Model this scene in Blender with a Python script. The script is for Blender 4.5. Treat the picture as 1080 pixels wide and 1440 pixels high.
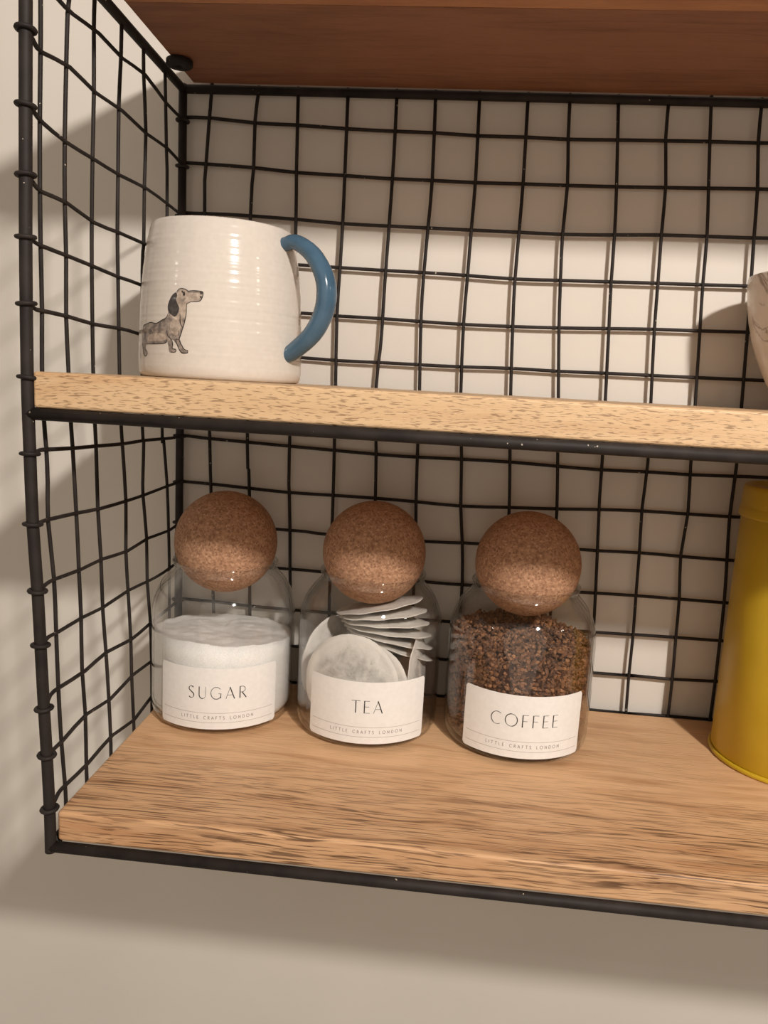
import bpy, bmesh, math, random
from mathutils import Vector, Matrix, noise
from mathutils.geometry import delaunay_2d_cdt

scene = bpy.context.scene
for _o in list(bpy.data.objects):
    bpy.data.objects.remove(_o)
COL = scene.collection

# ------------------------------------------------------------------ camera
cam_data = bpy.data.cameras.new('camera')
cam = bpy.data.objects.new('camera', cam_data)
COL.objects.link(cam)
RIGHT = Vector((0.9945281564, 0.0891501218, 0.0544610130))
DOWN = Vector((0.0684397136, -0.1621333040, -0.9843926032))
FWD = Vector((-0.0789287765, 0.9827334570, -0.1673475448))
_m = Matrix((RIGHT, -DOWN, -FWD)).transposed().to_4x4()
_m.translation = Vector((0.20228284, -0.35422079, 0.23517674))
cam.matrix_world = _m
cam_data.sensor_fit = 'HORIZONTAL'
cam_data.sensor_width = 36.0
cam_data.lens = 1057.5067 / 1080.0 * 36.0
cam_data.clip_start = 0.01
scene.camera = cam

# ------------------------------------------------------------------ light
world = bpy.data.worlds.new('room_ambience')
scene.world = world
world.use_nodes = True
wb = world.node_tree.nodes['Background']
wb.inputs['Color'].default_value = (1.0, 0.82, 0.65, 1)
wb.inputs['Strength'].default_value = 0.235


def lamp(name, loc, watts, color, radius):
    d = bpy.data.lights.new(name, 'POINT')
    d.energy = watts
    d.color = color
    d.shadow_soft_size = radius
    o = bpy.data.objects.new(name, d)
    o.location = loc
    COL.objects.link(o)
    return o


lamp('ceiling_spot', (0.62, -0.735, 0.748), 43.0, (1.0, 0.93, 0.86), 0.034)
lamp('kitchen_light_right', (1.75, -0.55, 0.80), 2.0, (1.0, 0.88, 0.76), 0.03)
lamp('added_front_fill', (0.25, -3.8, 0.60), 120.0, (1.0, 0.84, 0.69), 2.6)  # added soft fill from the front to lift shade under the boards, no real lamp
lamp('kitchen_light_left', (-1.05, -0.75, 0.70), 0.8, (1.0, 0.92, 0.84), 0.03)

vs = scene.view_settings
vs.view_transform = 'Standard'
vs.look = 'None'
vs.exposure = 0.09
vs.gamma = 1.0
vs.use_curve_mapping = False
scene.cycles.transparent_max_bounces = 32
scene.cycles.max_bounces = 12


# ------------------------------------------------------------------ helpers
def srgb(r, g, b):
    def f(c):
        c /= 255.0
        return c / 12.92 if c <= 0.04045 else ((c + 0.055) / 1.055) ** 2.4
    return (f(r), f(g), f(b), 1.0)


def tag(o, label=None, cat=None, group=None, kind=None):
    if label:
        o['label'] = label
    if cat:
        o['category'] = cat
    if group:
        o['group'] = group
    if kind:
        o['kind'] = kind
    return o


def empty(name, loc=(0, 0, 0)):
    o = bpy.data.objects.new(name, None)
    o.location = loc
    o.empty_display_size = 0.02
    COL.objects.link(o)
    return o


def mesh_obj(name, verts, faces, mat, parent=None, smooth=True, loc=None):
    """verts are in world space; the object's origin goes to loc (or its parent's place)"""
    base = Vector(loc) if loc is not None else (parent.matrix_world.translation if parent else Vector((0, 0, 0)))
    if parent is not None and loc is None:
        base = world_loc(parent)
    me = bpy.data.meshes.new(name)
    me.from_pydata([Vector(v) - base for v in verts], [], faces)
    me.materials.append(mat)
    if smooth:
        me.shade_smooth()
    me.update()
    o = bpy.data.objects.new(name, me)
    COL.objects.link(o)
    if parent is not None:
        o.parent = parent
        o.location = base - world_loc(parent)
    else:
        o.location = base
    return o


def world_loc(o):
    v = Vector(o.location)
    while o.parent:
        o = o.parent
        v = v + Vector(o.location)
    return v


def catmull(pts, n):
    pts = [Vector(p) for p in pts]
    if n <= 1 or len(pts) < 3:
        return pts
    out = []
    ext = [pts[0] * 2 - pts[1]] + pts + [pts[-1] * 2 - pts[-2]]
    for i in range(1, len(ext) - 2):
        p0, p1, p2, p3 = ext[i - 1], ext[i], ext[i + 1], ext[i + 2]
        for k in range(n):
            t = k / n
            out.append(0.5 * ((2 * p1) + (p2 - p0) * t + (2 * p0 - 5 * p1 + 4 * p2 - p3) * t * t
                              + (3 * p1 - p0 - 3 * p2 + p3) * t ** 3))
    out.append(pts[-1])
    return out


def tube(pts, r, sides=8, caps=True):
    """sweep a circle along pts; r is a number or one radius per point"""
    pts = [Vector(p) for p in pts]
    n = len(pts)
    verts, faces = [], []
    up = None
    for i, p in enumerate(pts):
        t = (pts[min(i + 1, n - 1)] - pts[max(i - 1, 0)]).normalized()
        if up is None:
            up = Vector((0.31, 0.87, 0.2)) if abs(t.z) > 0.7 else Vector((0, 0, 1))
        a = (up - t * up.dot(t)).normalized()
        up = a
        b = t.cross(a)
        rr = r[i] if isinstance(r, (list, tuple)) else r
        if isinstance(rr, (int, float)):
            ra = rb = rr
        else:
            ra, rb = rr
        for k in range(sides):
            w = 2 * math.pi * k / sides
            verts.append(p + a * (ra * math.cos(w)) + b * (rb * math.sin(w)))
    for i in range(n - 1):
        for k in range(sides):
            k2 = (k + 1) % sides
            faces.append((i * sides + k, i * sides + k2, (i + 1) * sides + k2, (i + 1) * sides + k))
    if caps:
        faces.append(tuple(range(sides))[::-1])
        faces.append(tuple((n - 1) * sides + k for k in range(sides)))
    return verts, faces


def lathe(profile, cx, cy, z0=0.0, seg=96, closed=False):
    """revolve (r, z) pairs; r==0 ends are closed with a fan"""
    verts, faces, rows = [], [], []
    for r, z in profile:
        if r < 1e-7:
            rows.append([len(verts)])
            verts.append(Vector((cx, cy, z0 + z)))
        else:
            st = len(verts)
            for k in range(seg):
                a = 2 * math.pi * k / seg
                verts.append(Vector((cx + r * math.cos(a), cy + r * math.sin(a), z0 + z)))
            rows.append(list(range(st, st + seg)))
    pairs = list(zip(rows[:-1], rows[1:]))
    if closed:
        pairs.append((rows[-1], rows[0]))
    for A, B in pairs:
        for k in range(seg):
            k2 = (k + 1) % seg
            if len(A) == 1 and len(B) == 1:
                continue
            if len(A) == 1:
                faces.append((A[0], B[k2], B[k]))
            elif len(B) == 1:
                faces.append((A[k], A[k2], B[0]))
            else:
                faces.append((A[k], A[k2], B[k2], B[k]))
    return verts, faces


def box_obj(name, x0, x1, y0, y1, z0, z1, mat, parent=None, bevel=0.002, seg=3):
    bm = bmesh.new()
    bmesh.ops.create_cube(bm, size=1.0)
    base = world_loc(parent) if parent else Vector((0, 0, 0))
    for v in bm.verts:
        v.co = Vector(((x0 + x1) / 2 + v.co.x * (x1 - x0), (y0 + y1) / 2 + v.co.y * (y1 - y0),
                       (z0 + z1) / 2 + v.co.z * (z1 - z0))) - base
    if bevel:
        bmesh.ops.bevel(bm, geom=list(bm.edges), offset=bevel, segments=seg, profile=0.5, affect='EDGES')
    me = bpy.data.meshes.new(name)
    bm.to_mesh(me)
    bm.free()
    me.materials.append(mat)
    o = bpy.data.objects.new(name, me)
    COL.objects.link(o)
    if parent:
        o.parent = parent
    return o


# ------------------------------------------------------------------ materials
def new_mat(name):
    m = bpy.data.materials.new(name)
    m.use_nodes = True
    nt = m.node_tree
    bsdf = nt.nodes['Principled BSDF']
    return m, nt, bsdf


def N(nt, t, **kw):
    n = nt.nodes.new(t)
    for k, v in kw.items():
        setattr(n, k, v)
    return n


def coords(nt, scale=(1, 1, 1), offset=(0, 0, 0), kind='Object', warp=None):
    tc = N(nt, 'ShaderNodeTexCoord')
    mp = N(nt, 'ShaderNodeMapping')
    mp.inputs['Scale'].default_value = scale
    mp.inputs['Location'].default_value = offset
    src = tc.outputs[kind]
    if warp:
        m0 = N(nt, 'ShaderNodeMapping')
        m0.inputs['Scale'].default_value = warp[0]
        nt.links.new(src, m0.inputs['Vector'])
        wn = N(nt, 'ShaderNodeTexNoise')
        wn.inputs['Scale'].default_value = 1.0
        wn.inputs['Detail'].default_value = 3.0
        nt.links.new(m0.outputs['Vector'], wn.inputs['Vector'])
        sb = N(nt, 'ShaderNodeVectorMath', operation='SUBTRACT')
        sb.inputs[1].default_value = (0.5, 0.5, 0.5)
        nt.links.new(wn.outputs['Color'], sb.inputs[0])
        ml = N(nt, 'ShaderNodeVectorMath', operation='MULTIPLY')
        ml.inputs[1].default_value = warp[1]
        nt.links.new(sb.outputs[0], ml.inputs[0])
        ad = N(nt, 'ShaderNodeVectorMath', operation='ADD')
        nt.links.new(src, ad.inputs[0])
        nt.links.new(ml.outputs[0], ad.inputs[1])
        src = ad.outputs[0]
    nt.links.new(src, mp.inputs['Vector'])
    return mp.outputs['Vector']


def noise_tex(nt, vec, scale=1.0, detail=4.0, rough=0.55, distort=0.0):
    n = N(nt, 'ShaderNodeTexNoise')
    n.inputs['Scale'].default_value = scale
    n.inputs['Detail'].default_value = detail
    n.inputs['Roughness'].default_value = rough
    n.inputs['Distortion'].default_value = distort
    nt.links.new(vec, n.inputs['Vector'])
    return n.outputs['Fac']


def ramp(nt, fac, stops, interp='LINEAR'):
    r = N(nt, 'ShaderNodeValToRGB')
    r.color_ramp.interpolation = interp
    el = r.color_ramp.elements
    while len(el) < len(stops):
        el.new(0.5)
    for e, (p, c) in zip(el, stops):
        e.position = p
        e.color = c if len(c) == 4 else (c[0], c[1], c[2], 1)
    nt.links.new(fac, r.inputs['Fac'])
    return r.outputs['Color']


def mix(nt, fac, a, b, blend='MIX'):
    m = N(nt, 'ShaderNodeMix', data_type='RGBA', blend_type=blend)
    for s, v in ((m.inputs[0], fac), (m.inputs[6], a), (m.inputs[7], b)):
        if isinstance(v, (int, float)):
            s.default_value = v
        elif isinstance(v, tuple):
            s.default_value = v
        else:
            nt.links.new(v, s)
    return m.outputs[2]


def math_n(nt, op, a, b=None, c=None, clamp=False):
    m = N(nt, 'ShaderNodeMath', operation=op, use_clamp=clamp)
    for i, v in enumerate((a, b, c)):
        if v is None:
            continue
        if isinstance(v, (int, float)):
            m.inputs[i].default_value = v
        else:
            nt.links.new(v, m.inputs[i])
    return m.outputs[0]


def bump(nt, bsdf, height, strength=0.3, dist=0.001):
    b = N(nt, 'ShaderNodeBump')
    b.inputs['Strength'].default_value = strength
    b.inputs['Distance'].default_value = dist
    nt.links.new(height, b.inputs['Height'])
    nt.links.new(b.outputs['Normal'], bsdf.inputs['Normal'])


BLACK = (0, 0, 0, 1)
WHITE = (1, 1, 1, 1)


def wood(name, light, midc, dark, pore, seed, streak=0.5, pore_amt=0.8, band=None, rough=0.5, pore_scale=(55, 1500, 1500),
         stretch=(5, 70, 70), pore_lo=0.57, pore_hi=0.68, patch=False, warp=((9, 26, 26), (0.0, 0.010, 0.010))):
    m, nt, b = new_mat(name)
    off = (seed * 1.37, seed * 0.71, seed * 2.3)
    big = noise_tex(nt, coords(nt, stretch, off, warp=warp), 1.0, 5, 0.6, 0.4)
    col = ramp(nt, big, [(0.30, midc), (0.52, light), (0.72, mix_c(light, midc, 0.35))])
    st = noise_tex(nt, coords(nt, (7, 170, 170), off, warp=warp), 1.0, 6, 0.66, 0.9)
    stm = ramp(nt, st, [(0.50, BLACK), (0.72, WHITE)])
    amt = streak
    if band:
        sep = N(nt, 'ShaderNodeSeparateXYZ')
        tc = N(nt, 'ShaderNodeTexCoord')
        nt.links.new(tc.outputs['Object'], sep.inputs[0])
        wob = noise_tex(nt, coords(nt, (6, 20, 20), off), 1.0, 3)
        y = math_n(nt, 'ADD', sep.outputs['Y'], math_n(nt, 'MULTIPLY', math_n(nt, 'SUBTRACT', wob, 0.5), 0.07))
        mr = N(nt, 'ShaderNodeMapRange')
        mr.inputs['From Min'].default_value = band[0]
        mr.inputs['From Max'].default_value = band[1]
        mr.inputs['To Min'].default_value = band[2]
        mr.inputs['To Max'].default_value = streak
        nt.links.new(y, mr.inputs['Value'])
        amt = mr.outputs[0]
        if patch:
            pn = noise_tex(nt, coords(nt, (11, 60, 60), (off[0] + 2, off[1], off[2])), 1.0, 4, 0.6, 0.8)
            amt = math_n(nt, 'MULTIPLY', amt, ramp(nt, pn, [(0.36, (0.45, 0.45, 0.45, 1)), (0.60, WHITE)]))
    if band:
        col = mix(nt, math_n(nt, 'MULTIPLY', amt, 0.45), col, midc)
    col = mix(nt, math_n(nt, 'MULTIPLY', stm, amt), col, dark)
    pr = noise_tex(nt, coords(nt, pore_scale, off, warp=warp), 1.0, 2, 0.4, 0.0)
    pm = ramp(nt, pr, [(pore_lo, BLACK), (pore_hi, WHITE)])
    col = mix(nt, math_n(nt, 'MULTIPLY', pm, math_n(nt, 'MULTIPLY', amt, pore_amt) if band else pore_amt * 0.6), col, pore)
    nt.links.new(col, b.inputs['Base Color'])
    b.inputs['Roughness'].default_value = rough
    b.inputs['Specular IOR Level'].default_value = 0.35
    hgt = math_n(nt, 'SUBTRACT', math_n(nt, 'MULTIPLY', st, 0.35), pm)
    bump(nt, b, hgt, 0.25, 0.0006)
    return m


def mix_c(a, b, t):
    return tuple(a[i] * (1 - t) + b[i] * t for i in range(3)) + (1.0,)


M = {}


def build_materials():
    # painted wall
    m, nt, b = new_mat('painted_wall')
    n = noise_tex(nt, coords(nt, (9, 9, 9)), 1.0, 4)
    nt.links.new(ramp(nt, n, [(0.3, srgb(214, 208, 199)), (0.7, srgb(219, 213, 204))]), b.inputs['Base Color'])
    b.inputs['Roughness'].default_value = 0.85
    b.inputs['Specular IOR Level'].default_value = 0.15
    bump(nt, b, noise_tex(nt, coords(nt, (420, 420, 420)), 1.0, 3), 0.06, 0.0006)
    M['wall'] = m
    # black-brown powder-coated steel with tiny chips
    m, nt, b = new_mat('blackened_steel')
    n = noise_tex(nt, coords(nt, (60, 60, 60)), 1.0, 4)
    col = ramp(nt, n, [(0.35, srgb(35, 30, 28)), (0.7, srgb(52, 45, 42))])
    ch = noise_tex(nt, coords(nt, (430, 430, 430), (3, 1, 5)), 1.0, 1, 0.4)
    cm = ramp(nt, ch, [(0.775, BLACK), (0.80, WHITE)])
    nt.links.new(mix(nt, cm, col, srgb(176, 165, 150)), b.inputs['Base Color'])
    b.inputs['Roughness'].default_value = 0.6
    b.inputs['Specular IOR Level'].default_value = 0.22
    bump(nt, b, noise_tex(nt, coords(nt, (900, 900, 900)), 1.0, 3), 0.15, 0.0004)
    M['steel'] = m
    # woods
    M['wood_mid'] = wood('pale_mango_wood', srgb(216, 183, 143), srgb(202, 163, 121), srgb(170, 122, 82), srgb(96, 64, 40), 3.1,
                         streak=0.30, pore_amt=0.95, pore_scale=(200, 1900, 1700), stretch=(5, 50, 50), pore_lo=0.545, pore_hi=0.65)
    M['wood_low'] = wood('streaked_mango_wood', srgb(226, 184, 141), srgb(190, 142, 101), srgb(112, 75, 50), srgb(72, 47, 31), 7.7,
                         streak=0.16, pore_amt=0.8, band=(0.030, 0.085, 1.0), pore_scale=(30, 900, 900), stretch=(9, 75, 75), pore_lo=0.515, pore_hi=0.62, patch=True)
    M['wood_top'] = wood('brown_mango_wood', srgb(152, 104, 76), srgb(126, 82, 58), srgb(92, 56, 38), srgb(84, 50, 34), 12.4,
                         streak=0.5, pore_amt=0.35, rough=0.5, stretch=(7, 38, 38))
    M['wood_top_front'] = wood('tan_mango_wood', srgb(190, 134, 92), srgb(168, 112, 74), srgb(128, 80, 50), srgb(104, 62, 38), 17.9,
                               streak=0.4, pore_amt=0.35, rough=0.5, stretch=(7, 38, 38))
    # thin clear glass: straight-through transmission plus a Fresnel reflection
    m, nt, b = new_mat('clear_glass')
    nt.nodes.remove(b)
    out = nt.nodes['Material Output']
    lw = N(nt, 'ShaderNodeLayerWeight')
    lw.inputs['Blend'].default_value = 0.5
    p5 = math_n(nt, 'POWER', lw.outputs['Facing'], 3.6)
    fac = math_n(nt, 'ADD', math_n(nt, 'MULTIPLY', p5, 0.85), 0.04, clamp=True)
    tr = N(nt, 'ShaderNodeBsdfTransparent')
    p3 = math_n(nt, 'POWER', lw.outputs['Facing'], 5.0)
    nt.links.new(mix(nt, p3, (0.985, 0.985, 0.98, 1), (0.62, 0.60, 0.56, 1)), tr.inputs['Color'])
    gl = N(nt, 'ShaderNodeBsdfGlossy')
    gl.inputs['Roughness'].default_value = 0.045
    gl.inputs['Color'].default_value = (1, 1, 1, 1)
    ms = N(nt, 'ShaderNodeMixShader')
    nt.links.new(fac, ms.inputs[0])
    nt.links.new(tr.outputs[0], ms.inputs[1])
    nt.links.new(gl.outputs[0], ms.inputs[2])
    nt.links.new(ms.outputs[0], out.inputs['Surface'])
    M['glass'] = m
    # cork
    m, nt, b = new_mat('agglomerated_cork')
    vec = coords(nt, (1, 1, 1))
    vo = N(nt, 'ShaderNodeTexVoronoi')
    vo.inputs['Scale'].default_value = 780
    nt.links.new(vec, vo.inputs['Vector'])
    sepc = N(nt, 'ShaderNodeSeparateColor')
    nt.links.new(vo.outputs['Color'], sepc.inputs[0])
    col = ramp(nt, sepc.outputs[0], [(0.0, srgb(142, 106, 83)), (0.35, srgb(174, 134, 106)), (0.75, srgb(188, 147, 117)), (1.0, srgb(208, 168, 136))])
    sp = noise_tex(nt, coords(nt, (900, 900, 900)), 1.0, 2)
    col = mix(nt, ramp(nt, sp, [(0.62, BLACK), (0.70, WHITE)]), col, srgb(108, 74, 52))
    big = noise_tex(nt, coords(nt, (40, 40, 40)), 1.0, 3)
    col = mix(nt, math_n(nt, 'MULTIPLY', big, 0.35), col, srgb(158, 112, 80))
    nt.links.new(col, b.inputs['Base Color'])
    b.inputs['Roughness'].default_value = 0.75
    b.inputs['Specular IOR Level'].default_value = 0.25
    bump(nt, b, sp, 0.35, 0.0005)
    M['cork'] = m
    # paper label and inks

    def plain(key, name, col, rough=0.6, spec=0.3):
        m, nt, b = new_mat(name)
        n = noise_tex(nt, coords(nt, (300, 300, 300)), 1.0, 3)
        c2 = tuple(c * 0.94 for c in col[:3]) + (1,)
        nt.links.new(ramp(nt, n, [(0.3, c2), (0.7, col)]), b.inputs['Base Color'])
        b.inputs['Roughness'].default_value = rough
        b.inputs['Specular IOR Level'].default_value = spec
        M[key] = m
        return m, nt, b
    plain('label', 'white_paper_label', srgb(238, 236, 232), 0.55)
    plain('ink', 'black_print', srgb(48, 44, 42), 0.5)
    plain('ink_soft', 'grey_print', srgb(164, 156, 150), 0.5)
    plain('ink_text', 'small_grey_print', srgb(128, 120, 115), 0.5)
    # sugar
    m, nt, b = new_mat('white_sugar')
    n = noise_tex(nt, coords(nt, (1500, 1500, 1500)), 1.0, 2)
    nt.links.new(ramp(nt, n, [(0.35, srgb(236, 234, 231)), (0.6, srgb(250, 249, 247))]), b.inputs['Base Color'])
    b.inputs['Roughness'].default_value = 0.5
    bump(nt, b, n, 0.5, 0.0006)
    M['sugar'] = m
    # tea-bag paper with tea showing through the middle
    m, nt, b = new_mat('tea_bag_paper')
    vec = coords(nt, (1, 1, 1))
    ln = N(nt, 'ShaderNodeVectorMath', operation='LENGTH')
    nt.links.new(vec, ln.inputs[0])
    mr = N(nt, 'ShaderNodeMapRange')
    mr.inputs['From Min'].default_value = 0.029
    mr.inputs['From Max'].default_value = 0.020
    nt.links.new(ln.outputs['Value'], mr.inputs['Value'])
    n = noise_tex(nt, coords(nt, (75, 75, 75)), 1.0, 5, 0.65)
    nm = ramp(nt, n, [(0.40, BLACK), (0.72, WHITE)])
    f = math_n(nt, 'MULTIPLY', mr.outputs[0], math_n(nt, 'MULTIPLY', nm, 0.75))
    col = mix(nt, f, srgb(226, 221, 214), srgb(132, 126, 122))
    sp = noise_tex(nt, coords(nt, (650, 650, 650)), 1.0, 2)
    spm = math_n(nt, 'MULTIPLY', ramp(nt, sp, [(0.66, BLACK), (0.74, WHITE)]), math_n(nt, 'MULTIPLY', mr.outputs[0], 0.5))
    col = mix(nt, spm, col, srgb(92, 80, 72))
    nt.links.new(col, b.inputs['Base Color'])
    b.inputs['Roughness'].default_value = 0.8
    bump(nt, b, noise_tex(nt, coords(nt, (260, 260, 260)), 1.0, 4), 0.35, 0.0012)
    M['tea'] = m
    # instant coffee
    m, nt, b = new_mat('instant_coffee')
    info = N(nt, 'ShaderNodeNewGeometry')
    col = ramp(nt, info.outputs['Random Per Island'], [(0.0, srgb(78, 50, 34)), (0.5, srgb(114, 76, 50)), (0.85, srgb(140, 96, 64)), (1.0, srgb(164, 116, 78))])
    nt.links.new(col, b.inputs['Base Color'])
    b.inputs['Roughness'].default_value = 0.6
    M['coffee'] = m
    plain('coffee_core', 'coffee_dust', srgb(62, 35, 22), 0.8)
    # mug glaze
    m, nt, b = plain('glaze', 'cream_glaze', srgb(216, 208, 198), 0.12, 0.5)
    m, nt, b = plain('blue_glaze', 'blue_glaze', srgb(74, 112, 142), 0.14, 0.5)
    n = noise_tex(nt, coords(nt, (60, 60, 60)), 1.0, 4)
    nt.links.new(ramp(nt, n, [(0.3, srgb(62, 90, 112)), (0.7, srgb(78, 108, 130))]), b.inputs['Base Color'])

    def blot(key, name, c1, c2, sc=320):
        m, nt, b = new_mat(name)
        n = noise_tex(nt, coords(nt, (sc, sc, sc)), 1.0, 4, 0.6)
        nt.links.new(ramp(nt, n, [(0.35, c1), (0.65, c2)]), b.inputs['Base Color'])
        b.inputs['Roughness'].default_value = 0.16
        M[key] = m
    blot('dog_body', 'grey_wash_print', srgb(104, 96, 92), srgb(168, 154, 142))
    blot('dog_head', 'warm_grey_print', srgb(150, 136, 124), srgb(196, 180, 164))
    blot('dog_ear', 'charcoal_print', srgb(58, 54, 54), srgb(82, 78, 76))
    blot('dog_line', 'dark_line_print', srgb(46, 42, 40), srgb(78, 70, 66))
    # yellow tin paint
    m, nt, b = new_mat('mustard_paint')
    n = noise_tex(nt, coords(nt, (30, 30, 30)), 1.0, 3)
    nt.links.new(ramp(nt, n, [(0.3, srgb(196, 162, 34)), (0.7, srgb(204, 170, 42))]), b.inputs['Base Color'])
    b.inputs['Roughness'].default_value = 0.38
    bump(nt, b, noise_tex(nt, coords(nt, (700, 700, 700)), 1.0, 3), 0.05, 0.0004)
    M['yellow'] = m
    # marbled ceramic
    m, nt, b = new_mat('marbled_ceramic')
    vec = coords(nt, (22, 22, 14), (1.3, 0.2, 0.8))
    n = noise_tex(nt, vec, 1.0, 5, 0.6, 1.4)
    v = math_n(nt, 'ABSOLUTE', math_n(nt, 'SUBTRACT', n, 0.5))
    vm = ramp(nt, v, [(0.0, WHITE), (0.022, BLACK)])
    n2 = noise_tex(nt, coords(nt, (40, 40, 40)), 1.0, 3)
    basec = ramp(nt, n2, [(0.3, srgb(206, 192, 176)), (0.7, srgb(226, 215, 202))])
    nt.links.new(mix(nt, math_n(nt, 'MULTIPLY', vm, 0.8), basec, srgb(138, 112, 92)), b.inputs['Base Color'])
    b.inputs['Roughness'].default_value = 0.22
    M['marble'] = m


build_materials()

# ------------------------------------------------------------------ wall
WALL_Y = 0.2065
wall = mesh_obj('wall_back', [(-2.2, WALL_Y, -1.6), (2.6, WALL_Y, -1.6), (2.6, WALL_Y, 1.3), (-2.2, WALL_Y, 1.3),
                              (-2.2, WALL_Y + 0.1, -1.6), (2.6, WALL_Y + 0.1, -1.6), (2.6, WALL_Y + 0.1, 1.3), (-2.2, WALL_Y + 0.1, 1.3)],
                [(0, 1, 2, 3), (7, 6, 5, 4), (0, 4, 5, 1), (1, 5, 6, 2), (2, 6, 7, 3), (3, 7, 4, 0)], M['wall'], smooth=False)
tag(wall, 'plain warm white painted wall behind the shelf', 'wall', kind='structure')

# ------------------------------------------------------------------ shelf unit
POST= [(0.0012, 0.4315), (0.0002, 0.396), (-0.001, 0.3523), (-0.0018, 0.3206), (-0.0025, 0.2943), (-0.003, 0.2638), (-0.0033, 0.2394), (-0.0034, 0.2189), (-0.003, 0.1918), (-0.0024, 0.1564), (-0.0007, 0.1219), (0.0002, 0.0931), (0.0013, 0.0585), (0.0023, 0.0322), (0.0032, 0.0004), (0.0033, -0.0185)]
BACK_V =[
  [(0.0208, 0.431), (0.0175, 0.3827), (0.017, 0.3465), (0.0231, 0.1923), (0.0241, 0.1644), (0.025, 0.1453)] ,
  [(0.0547, 0.435), (0.0522, 0.4119), (0.052, 0.3804), (0.0504, 0.3429), (0.0522, 0.185), (0.0538, 0.1663), (0.0548, 0.1468)] ,
  [(0.0822, 0.4356), (0.0828, 0.3775), (0.0837, 0.3368), (0.0844, 0.179), (0.0854, 0.1505), (0.0869, 0.1221), (0.0879, 0.0921)] ,
  [(0.117, 0.4364), (0.1172, 0.3786), (0.1172, 0.3453), (0.1166, 0.3137), (0.1159, 0.2815), (0.1171, 0.2323), (0.1183, 0.1811), (0.1187, 0.1597), (0.119, 0.1283)] ,
  [(0.1508, 0.4371), (0.151, 0.3913), (0.1502, 0.3441), (0.1493, 0.3053), (0.1491, 0.2806), (0.1486, 0.2605), (0.147, 0.2324), (0.1496, 0.1831), (0.1508, 0.1501)] ,
  [(0.1773, 0.4354), (0.1786, 0.3782), (0.1777, 0.3451), (0.1767, 0.3138), (0.1767, 0.2809), (0.1788, 0.2316), (0.1802, 0.1834), (0.1813, 0.15), (0.1821, 0.1355)] ,
  [(0.2072, 0.4352), (0.2085, 0.3791), (0.208, 0.3463), (0.2076, 0.3103), (0.2072, 0.2808), (0.2088, 0.2307), (0.2127, 0.1839), (0.2146, 0.149), (0.2177, 0.1212), (0.2198, 0.0923)] ,
  [(0.2398, 0.4346), (0.2411, 0.3802), (0.2411, 0.3451), (0.2409, 0.3117), (0.242, 0.28), (0.2445, 0.2317), (0.2479, 0.184), (0.2502, 0.1499)] ,
  [(0.2677, 0.4352), (0.269, 0.4061), (0.2713, 0.3765), (0.271, 0.3439), (0.2724, 0.313), (0.2743, 0.2816), (0.2785, 0.231), (0.2824, 0.1831), (0.2848, 0.1512), (0.285, 0.1427)] ,
  [(0.2996, 0.4355), (0.3042, 0.3776), (0.3062, 0.3452), (0.3072, 0.3121), (0.3089, 0.2808), (0.3115, 0.2314), (0.3136, 0.1908), (0.3145, 0.1622), (0.3168, 0.1242), (0.3195, 0.0759)] ,
  [(0.3327, 0.4345), (0.3334, 0.4079), (0.3368, 0.3786), (0.3376, 0.3464), (0.3389, 0.3135), (0.34, 0.2823), (0.3433, 0.2307), (0.3458, 0.1902), (0.3454, 0.1575), (0.347, 0.1243), (0.3481, 0.0903), (0.3493, 0.0607), (0.3496, 0.0282), (0.3506, -0.0009)] ,
  [(0.3601, 0.4329), (0.3624, 0.4065), (0.3651, 0.3773), (0.3679, 0.3466), (0.369, 0.3148), (0.3708, 0.2838), (0.3739, 0.2299), (0.3758, 0.1896), (0.378, 0.1545), (0.3766, 0.1238), (0.3794, 0.0912), (0.3804, 0.0606), (0.3816, 0.0282), (0.3818, -0.0013)] ,
  [(0.3927, 0.4315), (0.3936, 0.4073), (0.397, 0.3783), (0.3989, 0.3464), (0.4007, 0.3185), (0.4027, 0.2853), (0.4055, 0.2307), (0.4074, 0.1896), (0.4073, 0.1555), (0.4095, 0.1226), (0.4115, 0.0911), (0.4122, 0.0611), (0.4127, 0.0283), (0.4127, -0.0007)] ,
]
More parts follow.
